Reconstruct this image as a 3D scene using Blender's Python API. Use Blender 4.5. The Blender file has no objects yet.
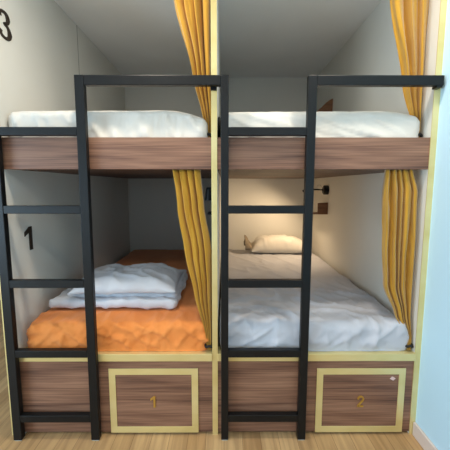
import bpy, bmesh, math, random
from mathutils import Vector, noise, Matrix
random.seed(4)
S = bpy.context.scene
C = S.collection

# ------------------------------------------------------------------ materials
def lin(r, g, b):
    f = lambda c: (c/255/12.92) if c/255 <= .04045 else ((c/255+.055)/1.055)**2.4
    return (f(r), f(g), f(b), 1)

def mat(name, col, rough=.6, metal=0., spec=.5, sheen=0.):
    m = bpy.data.materials.new(name); m.use_nodes = True
    b = m.node_tree.nodes['Principled BSDF']
    b.inputs['Base Color'].default_value = col
    b.inputs['Roughness'].default_value = rough
    b.inputs['Metallic'].default_value = metal
    b.inputs['Specular IOR Level'].default_value = spec
    if sheen: b.inputs['Sheen Weight'].default_value = sheen
    return m

def nodes(m): return m.node_tree.nodes, m.node_tree.links, m.node_tree.nodes['Principled BSDF']

def mottled(name, c1, c2, scale=(3, 3, 3), rough=.6, detail=4., bump=0., bscale=200., metal=0., spec=.5, sheen=0.):
    m = mat(name, c1, rough, metal, spec, sheen); n, l, b = nodes(m)
    tc = n.new('ShaderNodeTexCoord'); mp = n.new('ShaderNodeMapping'); mp.inputs['Scale'].default_value = scale
    nz = n.new('ShaderNodeTexNoise'); nz.inputs['Scale'].default_value = 1; nz.inputs['Detail'].default_value = detail
    rp = n.new('ShaderNodeValToRGB'); rp.color_ramp.elements[0].color = c1; rp.color_ramp.elements[1].color = c2
    rp.color_ramp.elements[0].position = .3; rp.color_ramp.elements[1].position = .7
    l.new(tc.outputs['Object'], mp.inputs['Vector']); l.new(mp.outputs['Vector'], nz.inputs['Vector'])
    l.new(nz.outputs['Fac'], rp.inputs['Fac']); l.new(rp.outputs['Color'], b.inputs['Base Color'])
    if bump:
        n2 = n.new('ShaderNodeTexNoise'); n2.inputs['Scale'].default_value = bscale
        bp = n.new('ShaderNodeBump'); bp.inputs['Strength'].default_value = bump; bp.inputs['Distance'].default_value = .002
        l.new(tc.outputs['Object'], n2.inputs['Vector']); l.new(n2.outputs['Fac'], bp.inputs['Height'])
        l.new(bp.outputs['Normal'], b.inputs['Normal'])
    return m

def walnut(name, stops, rough=.5):
    m = mat(name, stops[1], rough); n, l, b = nodes(m)
    tc = n.new('ShaderNodeTexCoord')
    mp = n.new('ShaderNodeMapping'); mp.inputs['Scale'].default_value = (1.1, 6, 26)
    nz = n.new('ShaderNodeTexNoise'); nz.inputs['Scale'].default_value = 1; nz.inputs['Detail'].default_value = 5
    nz.inputs['Distortion'].default_value = .5
    mp2 = n.new('ShaderNodeMapping'); mp2.inputs['Scale'].default_value = (3, 20, 150)
    n2 = n.new('ShaderNodeTexNoise'); n2.inputs['Scale'].default_value = 1; n2.inputs['Detail'].default_value = 3
    mx = n.new('ShaderNodeMath'); mx.operation = 'MULTIPLY_ADD'; mx.inputs[1].default_value = .45
    ad = n.new('ShaderNodeMath'); ad.operation = 'MULTIPLY'; ad.inputs[1].default_value = .62
    rp = n.new('ShaderNodeValToRGB'); e = rp.color_ramp.elements
    e[0].position = .36; e[0].color = stops[0]; e[1].position = .66; e[1].color = stops[2]
    k = e.new(.5); k.color = stops[1]
    l.new(tc.outputs['Object'], mp.inputs['Vector']); l.new(tc.outputs['Object'], mp2.inputs['Vector'])
    l.new(mp.outputs['Vector'], nz.inputs['Vector']); l.new(mp2.outputs['Vector'], n2.inputs['Vector'])
    l.new(nz.outputs['Fac'], ad.inputs[0]); l.new(n2.outputs['Fac'], mx.inputs[0]); l.new(ad.outputs[0], mx.inputs[2])
    l.new(mx.outputs[0], rp.inputs['Fac']); l.new(rp.outputs['Color'], b.inputs['Base Color'])
    return m

def oak_floor():
    m = mat('oak_planks', lin(200, 165, 118), .38); n, l, b = nodes(m)
    tc = n.new('ShaderNodeTexCoord'); mp = n.new('ShaderNodeMapping'); mp.inputs['Rotation'].default_value = (0, 0, math.pi/2)
    br = n.new('ShaderNodeTexBrick'); br.offset = .37
    br.inputs['Color1'].default_value = lin(204, 168, 122); br.inputs['Color2'].default_value = lin(182, 143, 98)
    br.inputs['Mortar'].default_value = lin(140, 105, 70)
    br.inputs['Scale'].default_value = 1; br.inputs['Mortar Size'].default_value = .0012
    br.inputs['Brick Width'].default_value = .9; br.inputs['Row Height'].default_value = .095
    l.new(tc.outputs['Object'], mp.inputs['Vector']); l.new(mp.outputs['Vector'], br.inputs['Vector'])
    m2 = n.new('ShaderNodeMapping'); m2.inputs['Scale'].default_value = (38, 2.2, 1)
    nz = n.new('ShaderNodeTexNoise'); nz.inputs['Scale'].default_value = 1; nz.inputs['Detail'].default_value = 5; nz.inputs['Distortion'].default_value = .7
    l.new(tc.outputs['Object'], m2.inputs['Vector']); l.new(m2.outputs['Vector'], nz.inputs['Vector'])
    rp = n.new('ShaderNodeValToRGB'); rp.color_ramp.elements[0].position = .36; rp.color_ramp.elements[1].position = .62
    rp.color_ramp.elements[0].color = (.55, .48, .42, 1); rp.color_ramp.elements[1].color = (1.06, 1.04, 1.0, 1)
    mx = n.new('ShaderNodeMix'); mx.data_type = 'RGBA'; mx.blend_type = 'MULTIPLY'; mx.inputs[0].default_value = .55
    l.new(nz.outputs['Fac'], rp.inputs['Fac'])
    l.new(br.outputs['Color'], mx.inputs[6]); l.new(rp.outputs['Color'], mx.inputs[7]); l.new(mx.outputs[2], b.inputs['Base Color'])
    return m

M = {
 'pod_wall': mottled('warm_white_panel', lin(222, 219, 210), lin(216, 213, 204), (2, 2, 2), .55, bump=.08, bscale=400),
 'room_wall': mottled('pale_blue_paint', lin(197, 231, 249), lin(194, 229, 248), (2, 2, 2), .6, bump=.08, bscale=300),
 'plain_wall': mottled('white_paint', lin(228, 224, 214), lin(222, 218, 208), (2, 2, 2), .7),
 'ceiling': mottled('ceiling_paint', lin(238, 238, 238), lin(232, 232, 232), (2, 2, 2), .75),
 'joint': mat('panel_joint', lin(150, 146, 136), .6),
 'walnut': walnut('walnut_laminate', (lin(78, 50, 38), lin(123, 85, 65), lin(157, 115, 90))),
 'shade_painted_walnut': walnut('walnut_with_painted_shade', (lin(58, 38, 28), lin(86, 60, 44), lin(106, 76, 56))),  # same walnut, shade under the deck painted into its colour
 'floor': oak_floor(),
 'brass': mottled('satin_brass', lin(234, 217, 158), lin(222, 201, 134), (4, 4, 9), .3, metal=.45),
 'old_brass': mottled('aged_brass', lin(206, 164, 80), lin(190, 146, 62), (20, 20, 20), .4, metal=.6),
 'black': mottled('black_powder_coat', lin(11, 12, 13), lin(14, 15, 16), (30, 30, 30), .4, bump=.1, bscale=600, spec=.3),
 'foot': mat('pale_rubber', lin(190, 188, 180), .8),
 'toe': mat('dark_plinth', lin(34, 26, 22), .7),
 'white_sheet': mottled('white_cotton', lin(212, 206, 195), lin(220, 215, 206), (4, 4, 4), .85, bump=.15, bscale=500, spec=.2, sheen=.15),
 'daylight_tinted_sheet': mottled('daylight_tinted_cotton', lin(186, 186, 192), lin(198, 198, 204), (4, 4, 4), .85, bump=.15, bscale=500, spec=.2, sheen=.15),  # white cotton with dim bluish daylight put into its colour
 'duvet': mottled('white_bed_linen', lin(196, 198, 205), lin(208, 210, 216), (4, 4, 4), .85, bump=.15, bscale=500, spec=.2, sheen=.15),
 'orange': mottled('orange_cotton', lin(226, 132, 62), lin(236, 146, 76), (5, 5, 5), .85, bump=.15, bscale=500, spec=.2, sheen=.15),
 'flange': mottled('grey_brown_cotton', lin(128, 116, 98), lin(150, 136, 116), (14, 14, 14), .9),
 'mustard': mottled('mustard_drape', lin(180, 131, 34), lin(193, 145, 48), (9, 9, 4), .8, bump=.2, bscale=700, spec=.25, sheen=.3),
 'cord': mat('black_cord', lin(20, 18, 17), .7),
 'numeral': mat('dark_brown_vinyl', lin(44, 32, 22), .55),
 'sticker': mat('pale_pink_paper', lin(222, 190, 182), .6),
 'base': mottled('pinkish_white_paint', lin(222, 206, 196), lin(214, 196, 184), (6, 6, 6), .5),
 'shelf_wood': walnut('brown_shelf_wood', (lin(84, 52, 30), lin(112, 72, 42), lin(132, 88, 54))),
}
bulb_m = mat('warm_bulb', (1, .8, .5, 1)); _b = bulb_m.node_tree.nodes['Principled BSDF']
_b.inputs['Emission Color'].default_value = (1, .72, .4, 1); _b.inputs['Emission Strength'].default_value = 12

# ------------------------------------------------------------------ helpers
def tag(o, label=None, cat=None, group=None, kind=None):
    for k, v in (('label', label), ('category', cat), ('group', group), ('kind', kind)):
        if v: o[k] = v
    return o

def empty(name, loc, label, cat, group=None):
    o = bpy.data.objects.new(name, None); C.objects.link(o); o.location = loc; o.empty_display_size = .05
    return tag(o, label, cat, group)

def wloc(o):
    v = Vector((0, 0, 0))
    while o: v += o.location; o = o.parent
    return v

def obj(name, bm, m, parent=None, smooth=False, label=None):
    """link a bmesh given in room coordinates as one mesh object"""
    if parent is not None: bmesh.ops.translate(bm, verts=bm.verts, vec=-wloc(parent))
    bmesh.ops.recalc_face_normals(bm, faces=bm.faces)
    me = bpy.data.meshes.new(name); bm.to_mesh(me); bm.free()
    if smooth: me.polygons.foreach_set('use_smooth', [True]*len(me.polygons))
    me.materials.append(m)
    o = bpy.data.objects.new(name, me); C.objects.link(o)
    if parent is not None: o.parent = parent
    if label: o['label'] = label
    return o

def add_box(bm, x0, x1, y0, y1, z0, z1, bev=0., top_dx=0.):
    vs = [bm.verts.new((x + (top_dx if z == z1 else 0), y, z)) for z in (z0, z1) for y in (y0, y1) for x in (x0, x1)]
    fs = [bm.faces.new([vs[i] for i in f]) for f in ((0,2,3,1), (4,5,7,6), (0,1,5,4), (2,6,7,3), (0,4,6,2), (1,3,7,5))]
    if bev:
        es = {e for f in fs for e in f.edges}
        bmesh.ops.bevel(bm, geom=list(es), offset=bev, segments=2, profile=.5, affect='EDGES')
    return bm

def box(x0, x1, y0, y1, z0, z1, bev=0., top_dx=0.): return add_box(bmesh.new(), x0, x1, y0, y1, z0, z1, bev, top_dx)

def add_prism(bm, pts, f0, f1):
    """pts: outline; f0/f1 map a 2-D point to the two faces"""
    a = [bm.verts.new(f0(p)) for p in pts]; b = [bm.verts.new(f1(p)) for p in pts]
    n = len(pts)
    bm.faces.new(a); bm.faces.new(b[::-1])
    for i in range(n): bm.faces.new((a[i], b[i], b[(i+1) % n], a[(i+1) % n]))
    return bm

def add_tube(bm, pts, r, seg=10):
    pts = [Vector(p) for p in pts]; rings = []
    rs = r if isinstance(r, (list, tuple)) else [r]*len(pts)
    up = Vector((0, 0, 1))
    for i, p in enumerate(pts):
        t = (pts[min(i+1, len(pts)-1)] - pts[max(i-1, 0)]).normalized()
        a = t.cross(up)
        if a.length < .05: a = t.cross(Vector((1, 0, 0)))
        a.normalize(); b = t.cross(a)
        rings.append([bm.verts.new(p + (a*math.cos(2*math.pi*k/seg) + b*math.sin(2*math.pi*k/seg))*rs[i]) for k in range(seg)])
    for i in range(len(rings)-1):
        for k in range(seg):
            bm.faces.new((rings[i][k], rings[i][(k+1) % seg], rings[i+1][(k+1) % seg], rings[i+1][k]))
    bm.faces.new(rings[0]); bm.faces.new(rings[-1][::-1])
    return bm

def fbm(x, y, z, o=3): return noise.fractal(Vector((x, y, z)), 1.0, 2.0, o)
def ridge(v): return 1 - min(1, abs(v)*2.2)

def soft_box(x0, x1, y0, y1, z0, z1, r, step, disp, bulge=0., drop=0., flat=False):
    """closed box with rounded edges, finely gridded; disp(p, n) -> offset along the normal"""
    bm = bmesh.new(); key = {}
    nx, ny, nz = (max(3, round((b-a)/s)) for a, b, s in ((x0, x1, step), (y0, y1, step*1.3), (z0, z1, step)))
    lo = Vector((x0, y0, z0)); hi = Vector((x1, y1, z1)); N = (nx, ny, nz)
    def V(i, j, k):
        if (i, j, k) in key: return key[(i, j, k)]
        p = Vector([lo[a] + (hi[a]-lo[a])*t/N[a] for a, t in enumerate((i, j, k))])
        q = Vector([min(max(p[a], lo[a]+(0 if flat and a == 2 else r)), hi[a]-r) for a in range(3)])
        d = p-q; n = d.normalized() if d.length > 1e-9 else Vector((0, 0, 1))
        w = q + n*r if d.length > 1e-9 else p.copy()
        if bulge and n.z > 0:
            u = (w.x-x0)/(x1-x0); v = (w.y-y0)/(y1-y0)
            w.z += bulge*n.z*(1-(2*u-1)**4)*(1-(2*v-1)**8)
        if drop:
            e = max(0, 1-(x1-w.x)/.20)
            f = max(0, 1-(w.x-x0)/.06)
            w.z -= drop*(e*e+.3*f*f)*(w.z-z0)/(z1-z0)
        w = w + n*disp(w, n)*(min(1, .15+(w.z-z0)/.05) if flat else 1)
        if flat: w.x = min(max(w.x, x0-.005), x1+.005); w.z = max(w.z, z0)
        key[(i, j, k)] = bm.verts.new(w); return key[(i, j, k)]
    def quad(a, b, c, d): bm.faces.new((a, b, c, d))
    for i in range(nx):
        for j in range(ny):
            for k in (0, nz): quad(V(i,j,k), V(i+1,j,k), V(i+1,j+1,k), V(i,j+1,k))
        for k in range(nz):
            for j in (0, ny): quad(V(i,j,k), V(i+1,j,k), V(i+1,j,k+1), V(i,j,k+1))
    for j in range(ny):
        for k in range(nz):
            for i in (0, nx): quad(V(i,j,k), V(i,j+1,k), V(i,j+1,k+1), V(i,j,k+1))
    return bm

def structure(name, bm, m): return tag(obj(name, bm, m), kind='structure')

# ------------------------------------------------------------------ the room
CEIL = 2.45; YB = 3.63; FY = 1.586; FL = -.012; WY = 1.586
XL, XR = -1.06, .986                # inner faces of the outer pod walls
structure('floor', box(-3.0, 1.2, -2.5, YB+.1, FL-.08, FL), M['floor'])
structure('ceiling', box(-3.0, 1.2, -2.5, YB+.1, CEIL, CEIL+.08), M['ceiling'])
structure('wall_back', box(-1.125, 1.10, YB, YB+.08, FL, CEIL), M['pod_wall'])
structure('wall_left', box(-1.122, XL, WY, YB, FL, CEIL), M['pod_wall'])
structure('wall_middle', box(-.060, -.033, WY, YB, FL, CEIL), M['pod_wall'])
structure('wall_right', box(XR, 1.014, WY, YB, FL, CEIL), M['pod_wall'])
structure('wall_room_right', box(1.014, 1.10, -2.5, YB, FL, CEIL), M['room_wall'])
wl = bmesh.new()
add_box(wl, -3.08, -3.0, -2.5, -1.9, FL, CEIL); add_box(wl, -3.08, -3.0, .5, YB+.1, FL, CEIL)
add_box(wl, -3.08, -3.0, -1.9, .5, FL, .4); add_box(wl, -3.08, -3.0, -1.9, .5, 2.1, CEIL)
structure('wall_room_left', wl, M['plain_wall'])
structure('wall_room_back', box(-3.0, -1.122, YB, YB+.08, FL, CEIL), M['plain_wall'])
# wall behind the viewer with two tall window openings
wf = bmesh.new()
for a, b in ((-3.08, -2.3), (-.9, -.5), (.9, 1.2)): add_box(wf, a, b, -2.58, -2.5, FL, CEIL)
for a, b in ((-2.3, -.9), (-.5, .9)):
    add_box(wf, a, b, -2.58, -2.5, FL, .35); add_box(wf, a, b, -2.58, -2.5, 2.15, CEIL)
structure('wall_front', wf, M['plain_wall'])
structure('baseboard_right', box(1.0, 1.014, -2.5, WY-.006, FL, .062, .003), M['base'])
structure('trim_1', box(-1.124, XL+.001, WY-.004, WY, FL, CEIL), M['brass'])
structure('trim_2', box(-.0605, -.0325, WY-.004, WY, FL, CEIL), M['brass'])
structure('trim_3', box(XR-.001, 1.014, WY-.004, WY, FL, CEIL), M['brass'])
structure('trim_4', box(XL, XL+.0015, 2.495, 2.501, 1.0, CEIL), M['joint'])
structure('trim_5', box(XL, XL+.012, YB-.012, YB, 0, CEIL), M['pod_wall'])

# ------------------------------------------------------------------ upper bunk decks
def deck(x0, x1, label):
    t = empty('bunk_deck', ((x0+x1)/2, FY, 1.38), label, 'bunk bed', 'upper bunk decks')
    obj('front_board', box(x0, x1, FY, FY+.025, 1.38, 1.53, .0015), M['walnut'], t)
    obj('base_panel', box(x0, x1, FY+.025, YB, 1.382, 1.402), M['shade_painted_walnut'], t, label='walnut underside darkened by painted shade')
    return t
deck(XL, -.060, 'walnut upper bunk deck above the orange sheeted lower bed')
deck(-.033, XR, 'walnut upper bunk deck above the lamp-lit white lower bed')

# ------------------------------------------------------------------ mattresses
def crease(x, y, z, o=2): return ridge(noise.fractal(Vector((x, y, z)), 1.0, 2.0, o))**3
def d_upper_plain(p, n):
    k = min(1, max(0, (-n.y-.45)*2))
    a = fbm(p.x*5, p.y*3, p.z*6)*(.0035+.003*k)
    a += (crease(p.x*9+3+p.z*3, p.y*2, p.z*3.0+7)*.013 + crease(p.x*19, 3, p.z*5-p.x*6)*.007)*k
    return a + fbm(p.x*20, p.y*20, p.z*20)*.0012*(.5+k)
def d_upper_right(p, n):
    a = fbm(p.x*3+11, p.y*3, p.z*5)*.006
    if n.y < -.45:
        k = max(.2, min(1, (1.69-p.z)/.10))*min(1, (-n.y-.45)*2)
        s = p.z*1.0 + p.x*.45
        a += (crease(s*13+2, p.x*1.8, 4)*.015 + crease(s*24+7, p.x*3, 1)*.006)*k
    return a + fbm(p.x*18, p.y*18, p.z*18)*.0015
def d_orange(p, n):
    a = fbm(p.x*3, p.y*3, p.z*5+2)*.005
    if n.y < -.25 or (n.z > .3 and p.y < 1.75):
        k = 1.0 if n.y < -.5 else .5
        a += (crease(p.x*6+p.z*9+5, p.y*2, p.z*4-p.x*3)*.018 + crease(p.x*13-p.z*12, 2+p.y*3, p.z*8)*.013 + crease(p.x*21+p.z*16, 5+p.y*3, p.z*4)*.007 - .006)*k + fbm(p.x*24, p.y*9, p.z*22)*.004*k
    return a + fbm(p.x*15, p.y*10, p.z*15)*.0015
def d_lower_right(p, n):
    a = fbm(p.x*3+5, p.y*2.5, p.z*4)*.007
    s = p.x*.8 + p.y*.5
    a += crease(s*7+1, (p.x-p.y)*1.2, p.z*2)*.011
    if p.y < 2.15: a += crease(p.x*5-p.z*6+9+p.y*3, p.y*4, p.z*5)*.013 + crease(p.x*12+p.y*5, p.y*6-p.x*4, p.z*9)*.006
    return a + fbm(p.x*15, p.y*9, p.z*15)*.0018

def mattress(x0, x1, y0, y1, z0, z1, r, disp, m, label, group, bulge=.0, drop=0.):
    o = obj('mattress', soft_box(x0, x1, y0, y1, z0, z1, r, .011, disp, bulge, drop, True), m, smooth=True)
    return tag(o, label, 'mattress', group)
mattress(XL+.006, -.080, 1.622, YB-.02, 1.404, 1.664, .034, d_upper_plain, M['white_sheet'],
         'white sheeted mattress on the upper bunk beside the numeral 3', 'mattresses', .014, .042)
mattress(-.016, XR-.014, 1.626, YB-.02, 1.404, 1.662, .042, d_upper_right, M['white_sheet'],
         'white sheeted mattress on the upper bunk next to the pale blue wall', 'mattresses', .014, .03)
mattress(XL+.034, -.082, 1.602, YB-.02, .446, .592, .036, d_orange, M['orange'],
         'mattress in a rumpled orange fitted sheet on the lower bunk', 'mattresses', .012)
mattress(-.018, XR-.018, 1.602, YB-.02, .446, .592, .045, d_lower_right, M['daylight_tinted_sheet'],
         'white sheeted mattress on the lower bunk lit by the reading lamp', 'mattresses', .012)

# ------------------------------------------------------------------ storage bases under the lower beds
def numeral_outline(ch):
    """filled outline in a unit box: width about .55, height 1"""
    if ch == '1':
        return [(.30,0), (.48,0), (.48,1), (.33,1), (.04,.80), (.04,.62), (.30,.76)]
    if ch == '2':
        path = [(.05,.70), (.07,.82), (.15,.91), (.28,.94), (.42,.90), (.50,.79), (.49,.66), (.42,.53), (.28,.37), (.10,.16), (.06,.07)]
        w = [.07]*len(path)
    else:
        path = [(.09,.74), (.08,.84), (.15,.92), (.27,.945), (.40,.90), (.455,.76), (.40,.61), (.25,.54),
                (.42,.47), (.50,.27), (.43,.10), (.28,.05), (.14,.08), (.06,.17), (.08,.27)]
        w = [.075,.06,.05,.05,.08,.095,.06,.035,.06,.10,.07,.05,.055,.06,.075]
    return path, w

def add_numeral(bm, ch, f0, f1):
    """f0/f1: 2-D glyph point -> room point on the back / front of the numeral"""
    o = numeral_outline(ch)
    if ch == '1': return add_prism(bm, o, f0, f1)
    path, w = o
    P = [Vector(p) for p in path]; L, R = [], []
    # smooth the path a little
    Q, W = [], []
    for i in range(len(P)-1):
        p0, p1, p2, p3 = P[max(i-1, 0)], P[i], P[i+1], P[min(i+2, len(P)-1)]
        for s in range(4):
            t = s/4
            Q.append(.5*((2*p1) + (-p0+p2)*t + (2*p0-5*p1+4*p2-p3)*t*t + (-p0+3*p1-3*p2+p3)*t**3)); W.append(w[i]*(1-t)+w[i+1]*t)
    Q.append(P[-1]); W.append(w[-1])
    for i, q in enumerate(Q):
        t = (Q[min(i+1, len(Q)-1)]-Q[max(i-1, 0)]).normalized(); n = Vector((-t.y, t.x))
        L.append(q+n*W[i]); R.append(q-n*W[i])
    for i in range(len(Q)-1):
        add_prism(bm, [L[i], L[i+1], R[i+1], R[i]], f0, f1)
    if ch == '2': add_prism(bm, [(.0,.0), (.53,.0), (.53,.14), (.0,.14)], f0, f1)
    return bm

def base(x0, x1, dx0, dx1, ch, ncx, label, sticker=None):
    t = empty('storage_base', ((x0+x1)/2, FY, 0), label, 'bed base', 'storage bases')
    obj('front_panel', box(x0, x1, FY+.001, FY+.021, .002, .405, .001), M['walnut'], t)
    obj('toe_kick', box(x0, x1, FY+.03, FY+.05, FL, .04), M['toe'], t)
    obj('ledge', box(x0, x1, FY-.012, FY+.07, .405, .445, .002), M['brass'], t, label='satin brass ledge')
    obj('bed_platform', box(x0, x1, FY+.07, YB, .40, .438), M['walnut'], t)
    d = obj('door', box(dx0+.002, dx1-.002, FY-.002, FY+.001, .006, .358), M['walnut'], t)
    fr = bmesh.new(); w = .034; z0, z1 = .002, .362
    for a, b, c, e in ((dx0, dx1, z1-w, z1), (dx0, dx1, z0, z0+w), (dx0, dx0+w, z0+w, z1-w), (dx1-w, dx1, z0+w, z1-w)):
        add_box(fr, a, b, FY-.006, FY-.002, c, e, .001)
    obj('door_frame', fr, M['brass'], d, label='satin brass door frame')
    h = .062; zc = .177
    f = lambda y: (lambda p: (ncx-.27*h+p[0]*h*.95, y, zc-h/2+p[1]*h))
    obj('numeral', add_numeral(bmesh.new(), ch, f(FY-.002), f(FY-.007)), M['old_brass'], d, label='brass numeral %s' % ch)
    if sticker:
        sx, sz = sticker
        obj('sticker', add_prism(bmesh.new(), [(-.014,0), (.004,-.010), (.016,.002), (-.002,.012)],
            lambda p: (sx+p[0], FY-.002, sz+p[1]), lambda p: (sx+p[0], FY-.0035, sz+p[1])), M['sticker'], d, label='small pale sticker')
    return t
base(XL, -.060, -.598, -.135, '1', -.371, 'walnut storage base with brass framed door numbered 1')
base(-.033, XR, .482, .944, '2', .717, 'walnut storage base with brass framed door numbered 2', (.878, .303))

# ------------------------------------------------------------------ ladders with guard rails
LY0, LY1 = 1.540, 1.572
def ladder(lx, rx, rt, ltop, gx, label, tilt):
    """lx: left rail x0,x1   rx: right rail foot x0,x1   rt: shift of its head   gx: end of guard rail"""
    t = empty('bunk_ladder', ((lx[0]+rx[1])/2, 1.556, 0), label, 'ladder', 'bunk ladders')
    obj('rail', box(lx[0], lx[1], LY0, LY1, FL+.004, ltop, .003), M['black'], t)
    obj('rail', box(rx[0], rx[1], LY0, LY1, FL+.004, 1.80, .003, rt), M['black'], t)
    for x0, x1 in (lx, rx): obj('foot_pad', box(x0+.004, x1-.004, LY0+.003, LY1-.003, FL, FL+.004), M['foot'], t, label='pale foot pad')
    for z in (1.551, 1.188, .824, .463, .111):
        xr = rx[0] + rt*z/1.8
        obj('rung', box(lx[1], xr, LY0+.0005, LY1, z-.019, z+.019, .002), M['black'], t)
    obj('guard_rail', box(rx[1]+rt, gx, LY0+.0005, LY1, 1.755, 1.7995, .003), M['black'], t)
    return t
l1 = ladder((-1.09, -1.046), (-.688, -.645), .009, 1.57, -.015, 'black steel ladder with guard rail in front of the orange bed', 0)
l2 = ladder((-.015, .022), (.381, .422), .003, 1.80, 1.002, 'black steel ladder with guard rail in front of the lamp-lit bed', 0)
obj('bracket', box(-.062, -.034, LY1, WY-.004, 1.742, 1.79, .001), M['black'], l1)
obj('bracket', box(.972, .997, LY0+.004, WY-.004, 1.747, 1.757, .001), M['black'], l2)
bk = bmesh.new(); add_box(bk, .984, 1.004, LY1, WY-.004, 1.757, 1.79, .001); obj('bracket', bk, M['black'], l2)

# ------------------------------------------------------------------ curtains
def curtain(rows, folds, seed, label, tie_z, sharp=1.0):
    """rows: (z, x_left, x_right, y, depth) from top to bottom"""
    bm = bmesh.new(); nu = folds*20; nv = 70; g = []
    z_top, z_bot = rows[0][0], rows[-1][0]
    def at(z):
        for a, b in zip(rows, rows[1:]):
            if a[0] >= z >= b[0]-1e-9:
                t = (a[0]-z)/(a[0]-b[0]); t2 = t*t*(3-2*t)*.5 + t*.5
                return [a[k]+(b[k]-a[k])*t2 for k in range(1, 5)]
        return list(rows[-1][1:])
    for j in range(nv+1):
        z = z_top + (z_bot-z_top)*j/nv
        xl, xr, yc, dp = at(z); row = []
        for i in range(nu+1):
            u = i/nu
            uu = u + (.07*fbm(u*3.5+seed, z*1.2, seed) + .025*fbm(u*9, z*4.5, seed+5))*(1 if 0 < i < nu else 0)
            ph = uu*folds*2*math.pi + .5*fbm(seed*3, z*1.5, u*3)
            w = 1 - 2*abs(math.sin(ph/2))**.8
            amp = dp*(.75+.5*fbm(u*4+seed*2, z*.8, 3.3))
            x = xl + (xr-xl)*u + .18*(xr-xl)/folds*math.cos(ph)
            row.append(bm.verts.new((x, yc+amp*w, z)))
        g.append(row)
    for j in range(nv):
        for i in range(nu): bm.faces.new((g[j][i], g[j][i+1], g[j+1][i+1], g[j+1][i]))
    z0, x0, x1, yc = z_top, rows[0][1], rows[0][2], rows[0][3]
    t = empty('curtain', (.5*(x0+x1), yc, z_bot), label, 'curtain', 'mustard curtains')
    o = obj('drape', bm, M['mustard'], t, smooth=True)
    s = o.modifiers.new('thickness', 'SOLIDIFY'); s.thickness = .002
    xl, xr, yc, dp = at(tie_z); cx = (xl+xr)/2; rx = (xr-xl)/2+.006; ry = dp+.007
    tb = bmesh.new()
    add_tube(tb, [(cx+rx*math.cos(a), yc+ry*math.sin(a), tie_z+.004*math.sin(3*a)) for a in [2*math.pi*k/20 for k in range(21)]], .007, 8)
    obj('tieback', tb, M['cord'], t, smooth=True, label='black tieback cord')
    return t
cu = 1.662
curtain([(2.445,-.315,-.070,cu,.034), (2.19,-.250,-.070,cu,.034), (1.85,-.160,-.068,cu,.030), (1.60,-.098,-.060,cu,.020), (1.535,-.086,-.067,cu-.004,.012)],
        4, 1.3, 'mustard curtain tied back on the upper bunk beside the middle brass post', 1.55)
curtain([(2.445,.735,.976,cu,.034), (2.19,.785,.976,cu,.034), (1.80,.878,.976,cu,.030), (1.60,.938,.976,cu,.018), (1.535,.955,.974,cu-.006,.009)],
        3, 4.7, 'mustard curtain tied back on the upper bunk beside the pale blue wall', 1.55)
cl = 1.620
curtain([(1.380,-.258,-.122,cl,.026), (1.20,-.235,-.105,cl,.028), (.97,-.200,-.070,cl,.027), (.75,-.155,-.068,cl,.027), (.52,-.096,-.067,cl-.010,.013), (.45,-.088,-.067,cl-.012,.010)],
        4, 8.1, 'mustard curtain tied back beside the orange lower bed', .475)
curtain([(1.380,.795,.930,cl,.020), (1.27,.790,.960,cl,.030), (1.02,.800,.966,cl,.030), (.79,.818,.966,cl,.027), (.64,.885,.970,cl,.020), (.51,.954,.974,cl-.012,.010), (.45,.956,.974,cl-.012,.009)],
        5, 2.2, 'mustard curtain tied back beside the white lower bed and brass corner', .475)

# ------------------------------------------------------------------ bedding
def pillow(name, cx, cy, z, L, Wd, T, rz, seed, m, label, pinch=.08, tilt=0., wr=.008, ex=.55):
    bm = bmesh.new(); n1, n2 = 56, 40; V = {}
    for s in (1, -1):
        for i in range(n1+1):
            for j in range(n2+1):
                if s == -1 and (i in (0, n1) or j in (0, n2)): V[(s,i,j)] = V[(1,i,j)]; continue
                u = 2*i/n1-1; v = 2*j/n2-1
                x = u*L/2*(1-pinch*(1-v*v)*u*u*.6); y = v*Wd/2*(1-pinch*(1-u*u)*v*v*.8)
                h = ((1-u**4)*(1-v**4))**ex*T
                zz = h*(.82 if s == 1 else -.18)
                k = min(1, h/T*2.0)
                if s == 1:
                    zz += k*(wr*1.6*crease(x*6+y*5+seed, y*5-x*2, seed)+ wr*.8*fbm(x*9+seed, y*9, seed)) - wr*.4*k
                zz += .012*fbm(u*2+seed, v*2, 9.1)*(1-k*.6)
                V[(s,i,j)] = bm.verts.new((x, y, zz))
    for s in (1, -1):
        for i in range(n1):
            for j in range(n2):
                bm.faces.new([V[(s,a,b)] for a, b in ((i,j), (i+1,j), (i+1,j+1), (i,j+1))])
    bmesh.ops.transform(bm, matrix=Matrix.Translation((cx, cy, z)) @ Matrix.Rotation(rz, 4, 'Z') @ Matrix.Rotation(tilt, 4, 'X'), verts=bm.verts)
    o = obj(name, bm, m, smooth=True)
    return tag(o, label, 'pillow', 'pillows') if label else o

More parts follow.
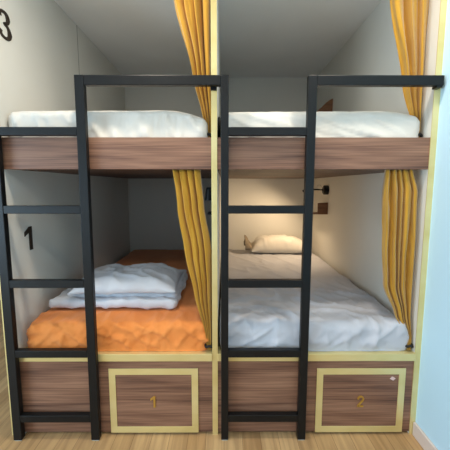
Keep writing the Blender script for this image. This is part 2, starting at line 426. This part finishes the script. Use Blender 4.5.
# the duvet on the orange bed, folded into two layers
def d_duvet(sd):
    return lambda p, n: fbm(p.x*5+sd, p.y*5, p.z*4)*.009 + crease(p.x*6+p.y*5+sd, p.y*4, p.z*6)*.012 - .003 + fbm(p.x*18, p.y*18, p.z*18+sd)*.003
dv = soft_box(-.985, -.262, 1.752, 2.36, .612, .672, .028, .014, d_duvet(2.))
tmp = soft_box(-.905, -.275, 1.80, 2.34, .658, .697, .0195, .014, d_duvet(7.))
me_ = bpy.data.meshes.new('tmp'); tmp.to_mesh(me_); tmp.free(); dv.from_mesh(me_); bpy.data.meshes.remove(me_)
tag(obj('folded_duvet', dv, M['duvet'], smooth=True), 'white duvet folded in layers on the orange bed', 'duvet')
pillow('pillow', -.572, 1.965, .712, .60, .46, .098, math.radians(2), 3.1, M['duvet'], 'plump white pillow lying on the folded duvet', wr=.010, ex=.62)
pr = pillow('pillow', .572, 3.40, .638, .60, .36, .165, 0, 6.4, M['white_sheet'], 'creamy white pillow against the lamp-lit back wall', wr=.010, ex=.8)
fl = bmesh.new()
nu, nv = 12, 14; g = []
for i in range(nu+1):
    row = []
    for j in range(nv+1):
        u = i/nu; v = j/nv
        row.append(fl.verts.new((.318-.098*u+.01*fbm(u*3, v*6, 1), 3.27+.24*v, .650+.105*u*math.sin(math.pi*v)**.5*(.6+.6*fbm(v*5+2, u*2, 4)+.5)+.018*math.sin(v*19)*u)))
    g.append(row)
for i in range(nu):
    for j in range(nv): fl.faces.new((g[i][j], g[i+1][j], g[i+1][j+1], g[i][j+1]))
f_ = obj('pillowcase_end', fl, M['flange'], pr, smooth=True, label='crumpled grey brown pillowcase end')
sm = f_.modifiers.new('thickness', 'SOLIDIFY'); sm.thickness = .004

# ------------------------------------------------------------------ reading lamps and little shelves
def lamp(y, z, wall_x, sgn, reach, label, lit):
    """wall base on wall_x, arm reaching away from it (sgn -1 = to the left)"""
    t = empty('reading_lamp', (wall_x, y, z), label, 'lamp', 'reading lamps')
    bm = bmesh.new(); add_tube(bm, [(wall_x, y, z), (wall_x+sgn*.038, y, z), (wall_x+sgn*.045, y, z)], [.044, .044, .034], 24)
    obj('wall_base', bm, M['black'], t, smooth=False)
    bm = bmesh.new(); pts = [(wall_x+sgn*(.04+(reach-.04)*k/10), y, z+.006*math.sin(k*.3)) for k in range(11)]
    add_tube(bm, pts, .0065, 10); obj('arm', bm, M['black'], t, smooth=True)
    cx = wall_x+sgn*.085
    bm = bmesh.new(); add_tube(bm, [(cx+.022*math.cos(a), y-.004, z+.026+.022*math.sin(a)) for a in [math.pi*(-.35+1.6*k/14) for k in range(15)]], .003, 8)
    obj('cable_loop', bm, M['foot'], t, smooth=True, label='pale cable loop')
    hx = wall_x+sgn*reach
    bm = bmesh.new(); add_tube(bm, [(hx+.006, y, z+.008), (hx-.002, y, z), (hx-.015, y+.010, z-.018)], [.011, .016, .022], 20)
    h = obj('lamp_shade', bm, M['black'], t, smooth=False)
    bm = bmesh.new(); add_tube(bm, [(hx-.0148, y+.0098, z-.0178), (hx-.0162, y+.0108, z-.0194)], [.017, .013], 16)
    obj('bulb', bm, bulb_m if lit else M['foot'], t, smooth=True, label='glowing warm bulb' if lit else None)
    return (hx-.05, y+.03, z-.055)
lp = lamp(3.10, 1.262, XR, -1, .208, 'black reading lamp glowing on the side wall of the white lower bed', True)
# lamp beside the orange bed: conical black shade close to the partition
t = empty('reading_lamp', (-.060, 2.1, 1.26), 'unlit black reading lamp on the partition of the orange lower bed', 'lamp', 'reading lamps')
bm = bmesh.new(); add_tube(bm, [(-.060, 2.1, 1.285), (-.082, 2.1, 1.285)], .03, 20); obj('wall_base', bm, M['black'], t)
bm = bmesh.new(); add_tube(bm, [(-.08, 2.1, 1.285), (-.092, 2.1, 1.285), (-.092, 2.1, 1.275)], .007, 10); obj('arm', bm, M['black'], t, smooth=True)
bm = bmesh.new(); add_tube(bm, [(-.092, 2.1, 1.292), (-.092, 2.1, 1.280), (-.092, 2.1, 1.215), (-.092, 2.1, 1.208)], [.018, .023, .032, .032], 22); obj('lamp_shade', bm, M['black'], t)

def shelf(y, z, wall_x, sgn, label, wedge):
    t = empty('bedside_shelf', (wall_x, y, z), label, 'shelf', 'bedside shelves')
    a, b = sorted((wall_x, wall_x+sgn*.135))
    obj('tray', box(a, b, y+.012, y+.20, z, z+.008, .001), M['shelf_wood'], t)
    bm = bmesh.new()
    out = [(0, 0), (.095, 0), (.095, .108), (0, .112)] if not wedge else [(0, -.008), (.150, -.008), (.135, .004), (.06, .076), (.03, .098), (0, .112)]
    add_prism(bm, out, lambda p: (wall_x+sgn*p[0], y, z+p[1]), lambda p: (wall_x+sgn*p[0], y+.012, z+p[1]))
    obj('end_panel', bm, M['shelf_wood'], t)
    bm = bmesh.new()
    a, b = sorted((wall_x, wall_x+sgn*.008)); add_box(bm, a, b, y+.012, y+.20, z+.008, z+.07, .001)
    obj('back_panel', bm, M['shelf_wood'], t)
shelf(3.08, 1.032, XR, -1, 'small brown wooden shelf under the glowing reading lamp', False)
shelf(3.05, 1.974, XR, -1, 'small brown wooden shelf with slanted end above the upper mattress', True)
t = empty('bedside_shelf', (-.060, 2.1, 1.118), 'small dark shelf under the unlit lamp on the partition', 'shelf', 'bedside shelves')
obj('tray', box(-.106, -.060, 2.08, 2.2, 1.118, 1.128, .001), M['cord'], t)
obj('bracket', add_prism(bmesh.new(), [(0, 0), (-.03, 0), (0, -.03)], lambda p: (-.060+p[0], 2.13, 1.118+p[1]), lambda p: (-.060+p[0], 2.14, 1.118+p[1])), M['cord'], t)
bm = bmesh.new()
add_tube(bm, [(-.033+.008, 1.76+.02*math.cos(a), 1.66-.058+.052*math.sin(a)) for a in [2*math.pi*k/24 for k in range(25)]], .0075, 8)
tag(obj('cord_loop', bm, M['cord'], smooth=True), 'black cord loop on the partition just behind the middle brass post', 'cord')

# ------------------------------------------------------------------ numerals on the left pod wall
def wall_numeral(ch, y0, z0, h, wy, label):
    f = lambda x: (lambda p: (x, y0+p[0]*wy, z0+p[1]*h))
    tag(obj('wall_numeral', add_numeral(bmesh.new(), ch, f(XL), f(XL+.004)), M['numeral']), label, 'number sign')
wall_numeral('3', 1.632, 2.004, .134, .155, 'dark brown numeral 3 on the wall of the upper bunk')
wall_numeral('1', 1.703, .953, .128, .150, 'dark brown numeral 1 on the wall above the folded duvet')

# ------------------------------------------------------------------ light
def area(name, loc, rot, sx, sy, power, col, shape='RECTANGLE', spread=None):
    d = bpy.data.lights.new(name, 'AREA'); d.shape = shape; d.size = sx; d.size_y = sy; d.energy = power; d.color = col
    if spread: d.spread = spread
    o = bpy.data.objects.new(name, d); C.objects.link(o); o.location = loc; o.rotation_euler = rot
    return o
R = math.radians
area('window_daylight', (-2.97, -.7, 1.05), (R(90), 0, R(-90)), 2.2, 1.3, 92, (.58, .81, 1.0))
for wx in (-1.6, .2):
    area('window_daylight', (wx, -2.62, 1.25), (R(90), 0, 0), 1.4, 1.8, 6, (.68, .86, 1.0))
for lx_, ly_, p in ((-.44, 1.25, 10.5), (.62, 1.18, 9), (-.6, -.3, 10), (.5, -.3, 10)):
    area('ceiling_lamp', (lx_, ly_, CEIL-.012), (0, 0, 0), .11, .11, p*.95, (1, .90, .76), 'DISK')
d = bpy.data.lights.new('reading_bulb', 'SPOT'); d.energy = 18; d.color = (1, .74, .46); d.spot_size = R(170); d.spot_blend = .75; d.shadow_soft_size = .02
o = bpy.data.objects.new('reading_bulb', d); C.objects.link(o); o.location = lp
o.rotation_euler = Vector((-.6, .12, -.8)).to_track_quat('-Z', 'Y').to_euler()

w = bpy.data.worlds.new('sky'); S.world = w; w.use_nodes = True
bg = w.node_tree.nodes['Background']; bg.inputs[0].default_value = (.62, .80, 1, 1); bg.inputs[1].default_value = .6

# ------------------------------------------------------------------ camera
cd = bpy.data.cameras.new('camera'); cam = bpy.data.objects.new('camera', cd); C.objects.link(cam)
cd.sensor_width = 36; cd.lens = 26.0; cd.clip_start = .05
cam.location = (0, 0, 1.30); cam.rotation_euler = (R(90-6.843), 0, R(-.18))
S.camera = cam
S.view_settings.view_transform = 'Standard'; S.view_settings.look = 'None'
S.view_settings.gamma = 1; S.view_settings.use_curve_mapping = False; S.view_settings.exposure = 0
